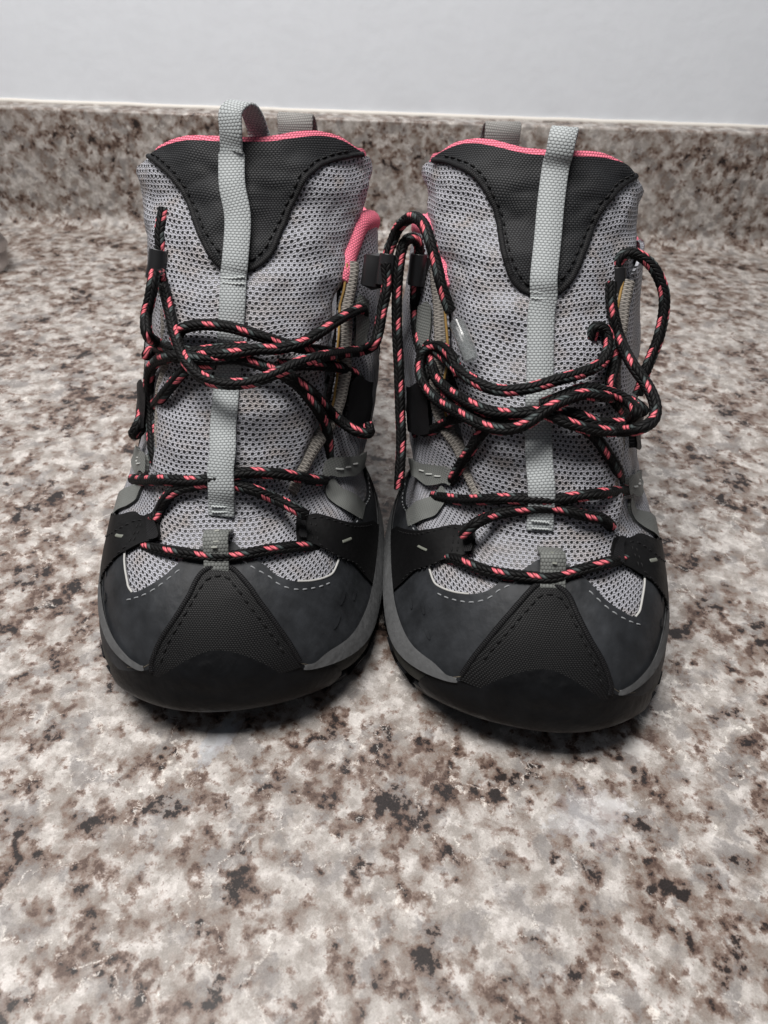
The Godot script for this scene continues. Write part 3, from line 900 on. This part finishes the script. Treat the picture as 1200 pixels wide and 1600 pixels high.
# ------------------------------------------------------------------ mesh building helpers
class MB:
	var v := PackedVector3Array()
	var n := PackedVector3Array()
	var t := PackedVector2Array()
	var i := PackedInt32Array()
	var c := PackedColorArray()
	func add(p: Vector3, nn: Vector3, uv: Vector2) -> int:
		v.append(p)
		n.append(nn)
		t.append(uv)
		return v.size() - 1
	func tri(a: int, b: int, c: int) -> void:
		var g := (v[b] - v[a]).cross(v[c] - v[a])
		if g.dot(n[a] + n[b] + n[c]) > 0.0:
			i.append_array(PackedInt32Array([a, c, b]))
		else:
			i.append_array(PackedInt32Array([a, b, c]))
	func quad(a: int, b: int, c: int, d: int) -> void:
		tri(a, b, c)
		tri(a, c, d)
	func mesh() -> ArrayMesh:
		var arr := []
		arr.resize(Mesh.ARRAY_MAX)
		arr[Mesh.ARRAY_VERTEX] = v
		arr[Mesh.ARRAY_NORMAL] = n
		arr[Mesh.ARRAY_TEX_UV] = t
		arr[Mesh.ARRAY_INDEX] = i
		if c.size():
			c.resize(v.size())
			arr[Mesh.ARRAY_COLOR] = c
		var m := ArrayMesh.new()
		m.add_surface_from_arrays(Mesh.PRIMITIVE_TRIANGLES, arr)
		return m


# a smooth surface through a net of control points: u runs across (columns), v along (rows)
class Surf:
	var nu := 0
	var nv := 0
	var u0 := 0.0
	var v0 := 0.0
	var su := 1.0
	var sv := 1.0
	var closed := false
	var pos := PackedVector3Array()
	var nor := PackedVector3Array()
	var tex := PackedVector2Array()
	var p := Vector3()
	var n := Vector3()
	var t := Vector2()

	static func cr(a: Vector3, b: Vector3, c: Vector3, d: Vector3, f: float) -> Vector3:
		return 0.5 * (2.0 * b + (c - a) * f + (2.0 * a - 5.0 * b + 4.0 * c - d) * f * f + (3.0 * b - a - 3.0 * c + d) * f * f * f)

	# rows of control points; sub_u and sub_v steps between them
	func build(rows: Array, ustart: float, sub_u: int, sub_v: int, is_closed: bool, side: float) -> void:
		closed = is_closed
		var nc: int = rows[0].size()
		var nr := rows.size()
		u0 = ustart
		su = sub_u
		sv = sub_v
		nu = (nc - 1) * sub_u + 1
		nv = (nr - 1) * sub_v + 1
		var dense := []
		for r in nr:
			var row: PackedVector3Array = rows[r]
			var o := PackedVector3Array()
			for j in nu:
				var k := mini(j / sub_u, nc - 2)
				var f := float(j) / sub_u - k
				var a: Vector3 = row[k - 1] if k > 0 else (row[nc - 2] if closed else row[0] * 2.0 - row[1])
				var d: Vector3 = row[k + 2] if k + 2 < nc else (row[1] if closed else row[nc - 1] * 2.0 - row[nc - 2])
				o.append(cr(a, row[k], row[k + 1], d, f))
			dense.append(o)
		pos.resize(nu * nv)
		nor.resize(nu * nv)
		tex.resize(nu * nv)
		for i in nv:
			var k := mini(i / sub_v, nr - 2)
			var f := float(i) / sub_v - k
			for j in nu:
				var b: Vector3 = dense[k][j]
				var c: Vector3 = dense[k + 1][j]
				var a: Vector3 = dense[k - 1][j] if k > 0 else b * 2.0 - c
				var d: Vector3 = dense[k + 2][j] if k + 2 < nr else c * 2.0 - b
				var q := cr(a, b, c, d, f) * 0.001
				q.x *= side
				q.z = -q.z
				pos[i * nu + j] = q
		finish(side)

	func finish(side: float) -> void:
		var mid := nu / 2
		var along := 0.0
		for i in nv:
			if i > 0:
				along += pos[i * nu + mid].distance_to(pos[(i - 1) * nu + mid])
			var s := 0.0
			for j in range(mid, nu):
				if j > mid:
					s += pos[i * nu + j].distance_to(pos[i * nu + j - 1])
				tex[i * nu + j] = Vector2(s, along)
			s = 0.0
			for j in range(mid - 1, -1, -1):
				s -= pos[i * nu + j].distance_to(pos[i * nu + j + 1])
				tex[i * nu + j] = Vector2(s, along)
		for i in nv:
			for j in nu:
				var jl := j - 1 if j > 0 else (nu - 2 if closed else 0)
				var jr := j + 1 if j < nu - 1 else (1 if closed else nu - 1)
				var du := pos[i * nu + jr] - pos[i * nu + jl]
				var dv := pos[mini(i + 1, nv - 1) * nu + j] - pos[maxi(i - 1, 0) * nu + j]
				nor[i * nu + j] = (du.cross(dv) * side).normalized()

	func at(u: float, v: float) -> void:
		var a := (u - u0) * su
		var b := (v - v0) * sv
		if closed:
			a = fposmod(a, nu - 1)
		a = clampf(a, 0.0, nu - 1.001)
		b = clampf(b, 0.0, nv - 1.001)
		var j := int(a)
		var i := int(b)
		a -= j
		b -= i
		var q := i * nu + j
		var w0 := (1.0 - a) * (1.0 - b)
		var w1 := a * (1.0 - b)
		var w2 := (1.0 - a) * b
		var w3 := a * b
		p = pos[q] * w0 + pos[q + 1] * w1 + pos[q + nu] * w2 + pos[q + nu + 1] * w3
		n = (nor[q] * w0 + nor[q + 1] * w1 + nor[q + nu] * w2 + nor[q + nu + 1] * w3).normalized()
		t = tex[q] * w0 + tex[q + 1] * w1 + tex[q + nu] * w2 + tex[q + nu + 1] * w3


# Catmull-Rom through 2D points; a point given twice in a row is a sharp corner
func curve2(flat: Array, is_closed: bool, step: float) -> PackedVector2Array:
	var pts := []
	for k in range(0, flat.size(), 2):
		pts.append(Vector2(flat[k], flat[k + 1]) * 0.01)
	var runs := []
	var run := [pts[0]]
	for k in range(1, pts.size()):
		if pts[k].is_equal_approx(pts[k - 1]):
			runs.append(run)
			run = [pts[k]]
		else:
			run.append(pts[k])
	runs.append(run)
	var out := PackedVector2Array()
	if is_closed:
		if runs.size() > 1:
			var last: Array = runs.pop_back()
			if last[last.size() - 1].is_equal_approx(runs[0][0]):
				runs.append(last)
			else:
				runs[0] = last + runs[0]
		else:
			var r: Array = runs[0]
			for k in r.size():
				seg2(out, r[(k - 1 + r.size()) % r.size()], r[k], r[(k + 1) % r.size()], r[(k + 2) % r.size()], step)
			return out
	for r in runs:
		for k in r.size() - 1:
			var a: Vector2 = r[k - 1] if k > 0 else r[0] * 2.0 - r[1]
			var d: Vector2 = r[k + 2] if k + 2 < r.size() else r[k + 1] * 2.0 - r[k]
			seg2(out, a, r[k], r[k + 1], d, step)
	if not is_closed:
		out.append(runs[-1][-1])
	elif runs.size() and not Vector2(runs[-1][-1]).is_equal_approx(runs[0][0]):
		seg2(out, runs[-1][-1], runs[-1][-1], runs[0][0], runs[0][0], step)
	return out


func seg2(out: PackedVector2Array, a: Vector2, b: Vector2, c: Vector2, d: Vector2, step: float) -> void:
	var m := maxi(1, int(ceil(b.distance_to(c) / step)))
	for k in m:
		var f := float(k) / m
		out.append(0.5 * (2.0 * b + (c - a) * f + (2.0 * a - 5.0 * b + 4.0 * c - d) * f * f + (3.0 * b - a - 3.0 * c + d) * f * f * f))


func curve3(pts: Array, step: float) -> PackedVector3Array:
	var out := PackedVector3Array()
	for k in pts.size() - 1:
		var b: Vector3 = pts[k]
		var c: Vector3 = pts[k + 1]
		var a: Vector3 = pts[k - 1] if k > 0 else b * 2.0 - c
		var d: Vector3 = pts[k + 2] if k + 2 < pts.size() else c * 2.0 - b
		var m := maxi(1, int(ceil(b.distance_to(c) / step)))
		for q in m:
			out.append(Surf.cr(a, b, c, d, float(q) / m))
	out.append(pts[-1])
	return out


# a sheet cut to an outline, laid on a surface, with a rounded edge
func patch(s: Surf, outline: PackedVector2Array, off: float, thick: float, du: float, dv: float, mb: MB = null, puff: float = 0.0, reach: float = 0.006) -> MB:
	if mb == null:
		mb = MB.new()
	var lo := outline[0]
	var hi := outline[0]
	for q in outline:
		lo = lo.min(q)
		hi = hi.max(q)
	var gu := int(ceil((hi.x - lo.x) / du)) + 1
	var gv := int(ceil((hi.y - lo.y) / dv)) + 1
	var inside := PackedByteArray()
	inside.resize((gu + 1) * (gv + 1))
	var edge := PackedByteArray()
	edge.resize(gu * gv)
	var orig := lo - Vector2(du, dv) * 0.37
	var rim3 := PackedVector3Array()
	if puff != 0.0:
		for q in outline:
			s.at(q.x, q.y)
			rim3.append(s.p)
	for k in outline.size():
		var a := outline[k]
		var b := outline[(k + 1) % outline.size()]
		var m := 1 + int(ceil(maxf(absf(b.x - a.x) / du, absf(b.y - a.y) / dv) * 3.0))
		for q in m:
			var c := (a.lerp(b, float(q) / m) - orig) / Vector2(du, dv)
			edge[clampi(int(c.y), 0, gv - 1) * gu + clampi(int(c.x), 0, gu - 1)] = 1
	for i in gv + 1:
		for j in gu + 1:
			inside[i * (gu + 1) + j] = 1 if Geometry2D.is_point_in_polygon(orig + Vector2(j * du, i * dv), outline) else 0
	var node := PackedInt32Array()
	node.resize((gu + 1) * (gv + 1))
	node.fill(-1)
	for i in gv:
		for j in gu:
			var full := true
			var any := false
			var ids := [i * (gu + 1) + j, i * (gu + 1) + j + 1, (i + 1) * (gu + 1) + j + 1, (i + 1) * (gu + 1) + j]
			for q in ids:
				if inside[q]:
					any = true
				else:
					full = false
			if full and not edge[i * gu + j]:
				var w := []
				for q in ids:
					if node[q] < 0:
						node[q] = put(s, orig + Vector2((q % (gu + 1)) * du, (q / (gu + 1)) * dv), off + thick, mb, rim3, puff, reach)
					w.append(node[q])
				mb.quad(w[0], w[1], w[2], w[3])
			elif any or edge[i * gu + j]:
				var o := orig + Vector2(j * du, i * dv)
				var cell := PackedVector2Array([o, o + Vector2(du, 0), o + Vector2(du, dv), o + Vector2(0, dv)])
				for piece in Geometry2D.intersect_polygons(cell, outline):
					var tris := Geometry2D.triangulate_polygon(piece)
					var w := []
					for q in piece:
						w.append(put(s, q, off + thick, mb, rim3, puff, reach))
					for k in range(0, tris.size(), 3):
						mb.tri(w[tris[k]], w[tris[k + 1]], w[tris[k + 2]])
	rim(s, outline, off, thick, mb)
	return mb


func put(s: Surf, q: Vector2, h: float, mb: MB, rim3: PackedVector3Array, puff: float, reach: float) -> int:
	s.at(q.x, q.y)
	if puff != 0.0:
		var d := 1.0
		for r in rim3:
			d = minf(d, s.p.distance_squared_to(r))
		var f := clampf(sqrt(d) / reach, 0.0, 1.0)
		h += puff * (1.0 - (1.0 - f) * (1.0 - f))
	return mb.add(s.p + s.n * h, s.n, s.t)


func rim(s: Surf, outline: PackedVector2Array, off: float, thick: float, mb: MB) -> void:
	var area := 0.0
	for k in outline.size():
		area += outline[k].cross(outline[(k + 1) % outline.size()])
	var c := outline.size()
	var first := mb.v.size()
	var prof := [[0.0, 1.0], [0.32, 0.93], [0.6, 0.66], [0.72, 0.3], [0.75, -0.4]]
	for k in c:
		var a := outline[(k - 1 + c) % c]
		var b := outline[(k + 1) % c]
		s.at(a.x, a.y)
		var pa := s.p
		s.at(b.x, b.y)
		var pb := s.p
		s.at(outline[k].x, outline[k].y)
		var tan3 := (pb - pa).normalized()
		var outw := tan3.cross(s.n).normalized()
		# which side is outside
		var d2 := (b - a).orthogonal() * (-1.0 if area > 0.0 else 1.0)
		var probe := outline[k] + d2.normalized() * 0.02
		var here := s.p
		var nn := s.n
		var tt := s.t
		s.at(probe.x, probe.y)
		if outw.dot(s.p - here) > 0.0:
			outw = -outw
		outw = -outw if d2.dot(Vector2.ZERO) > 0.0 else outw
		for q in prof.size():
			var w: float = prof[q][0]
			var h: float = prof[q][1]
			var lean := clampf((1.0 - h) * 1.3 + 0.0, 0.0, 1.0)
			mb.add(here - outw * (w * thick) + nn * (off + thick * h - (0.0004 if q == 4 else 0.0)), (nn * (1.0 - lean) - outw * lean).normalized(), tt)
	var m := prof.size()
	for k in c:
		var a := first + k * m
		var b := first + ((k + 1) % c) * m
		for q in m - 1:
			mb.quad(a + q, a + q + 1, b + q + 1, b + q)


# a round cord along points; texture u once round, v in metres
func tube(pts: PackedVector3Array, r: float, mb: MB = null, sides: int = 12, flat_: float = 1.0, metres: bool = false, knobs: float = 0.0) -> MB:
	if mb == null:
		mb = MB.new()
	var up := Vector3(0.21, 0.9, 0.33).normalized()
	var along := 0.0
	var first := mb.v.size()
	var c := pts.size()
	for k in c:
		var dir := (pts[mini(k + 1, c - 1)] - pts[maxi(k - 1, 0)]).normalized()
		up = (up - dir * up.dot(dir)).normalized()
		var side := dir.cross(up)
		if k > 0:
			along += pts[k].distance_to(pts[k - 1])
		for q in sides + 1:
			var a := TAU * q / sides
			var o := up * cos(a) * flat_ + side * sin(a)
			var rr := r * (1.0 + knobs * cos(TAU * (along / 0.00192 + (0.5 if (q / 3) & 1 else 0.0))))
			mb.add(pts[k] + o * rr, (up * cos(a) / flat_ + side * sin(a)).normalized(), Vector2(float(q) / sides * (TAU * r if metres else 1.0), along))
	for k in c - 1:
		for q in sides:
			var a := first + k * (sides + 1) + q
			mb.quad(a, a + 1, a + sides + 2, a + sides + 1)
	for e in [0, c - 1]:
		var dir := (pts[0] - pts[1]).normalized() if e == 0 else (pts[c - 1] - pts[c - 2]).normalized()
		var tip := mb.add(pts[e] + dir * r * 0.35, dir, Vector2(0.5, along))
		var base: int = first + int(e) * (sides + 1)
		var ring := []
		for q in sides + 1:
			ring.append(mb.add(mb.v[base + q], (mb.n[base + q] + dir).normalized(), mb.t[base + q]))
		for q in sides:
			mb.tri(tip, ring[q], ring[q + 1])
	return mb


# a flat strap along points, wide across `across`
func ribbon(pts: PackedVector3Array, across: PackedVector3Array, width: float, thick: float, mb: MB = null) -> MB:
	if mb == null:
		mb = MB.new()
	var prof := [[-0.5, 0.0], [-0.47, 0.5], [-0.25, 0.5], [0.0, 0.5], [0.25, 0.5], [0.47, 0.5], [0.5, 0.0], [0.47, -0.5], [0.0, -0.5], [-0.47, -0.5], [-0.5, 0.0]]
	var c := pts.size()
	var first := mb.v.size()
	var along := 0.0
	for k in c:
		var dir := (pts[mini(k + 1, c - 1)] - pts[maxi(k - 1, 0)]).normalized()
		var w: Vector3 = across[mini(k, across.size() - 1)]
		w = (w - dir * w.dot(dir)).normalized()
		var nn := dir.cross(w).normalized()
		if k > 0:
			along += pts[k].distance_to(pts[k - 1])
		for q in prof:
			var e: float = q[0]
			var h: float = q[1]
			var no := (w * signf(e) if absf(h) < 0.1 else nn * signf(h) + w * (0.5 * signf(e) if absf(e) > 0.4 else 0.0)).normalized()
			mb.add(pts[k] + w * (e * width) + nn * (h * thick), no, Vector2(e * width, along))
	var m := prof.size()
	for k in c - 1:
		for q in m - 1:
			var a := first + k * m + q
			mb.quad(a, a + 1, a + m + 1, a + m)
	for e in [0, c - 1]:
		var dir := (pts[0] - pts[1]).normalized() if e == 0 else (pts[c - 1] - pts[c - 2]).normalized()
		var base: int = first + int(e) * m
		var ring := []
		for q in m - 1:
			ring.append(mb.add(mb.v[base + q], dir, mb.t[base + q]))
		for q in range(1, m - 2):
			mb.tri(ring[0], ring[q], ring[q + 1])
	return mb


# thread along a path on a surface: short rounded stitches
func stitches(s: Surf, path: PackedVector2Array, off: float, length: float, gap: float, r: float, mb: MB = null) -> MB:
	if mb == null:
		mb = MB.new()
	var acc := 0.0
	var run := PackedVector3Array()
	var last := Vector3()
	for k in path.size():
		s.at(path[k].x, path[k].y)
		var q := s.p + s.n * off
		if k > 0:
			acc += q.distance_to(last)
		last = q
		if acc < length:
			run.append(q)
		elif run.size() > 2:
			var bent := PackedVector3Array()
			for e in run.size():
				var f := float(e) / (run.size() - 1)
				bent.append(run[e] - s.n * (r * 1.6 * pow(absf(2.0 * f - 1.0), 3.0)))
			tube(bent, r, mb, 6)
			run.clear()
		if acc > length + gap:
			acc = 0.0
			run.clear()
	return mb


func part(called: String, mb: MB, mat: Material, parent: Node3D = self, label: String = "") -> MeshInstance3D:
	var o := MeshInstance3D.new()
	o.name = called
	o.mesh = mb.mesh()
	o.material_override = mat
	if label:
		o.set_meta("label", label)
	parent.add_child(o, true)
	return o


func tag(o: Node, label: String, category: String = "", group: String = "", kind: String = "") -> void:
	o.set_meta("label", label)
	if category:
		o.set_meta("category", category)
	if group:
		o.set_meta("group", group)
	if kind:
		o.set_meta("kind", kind)
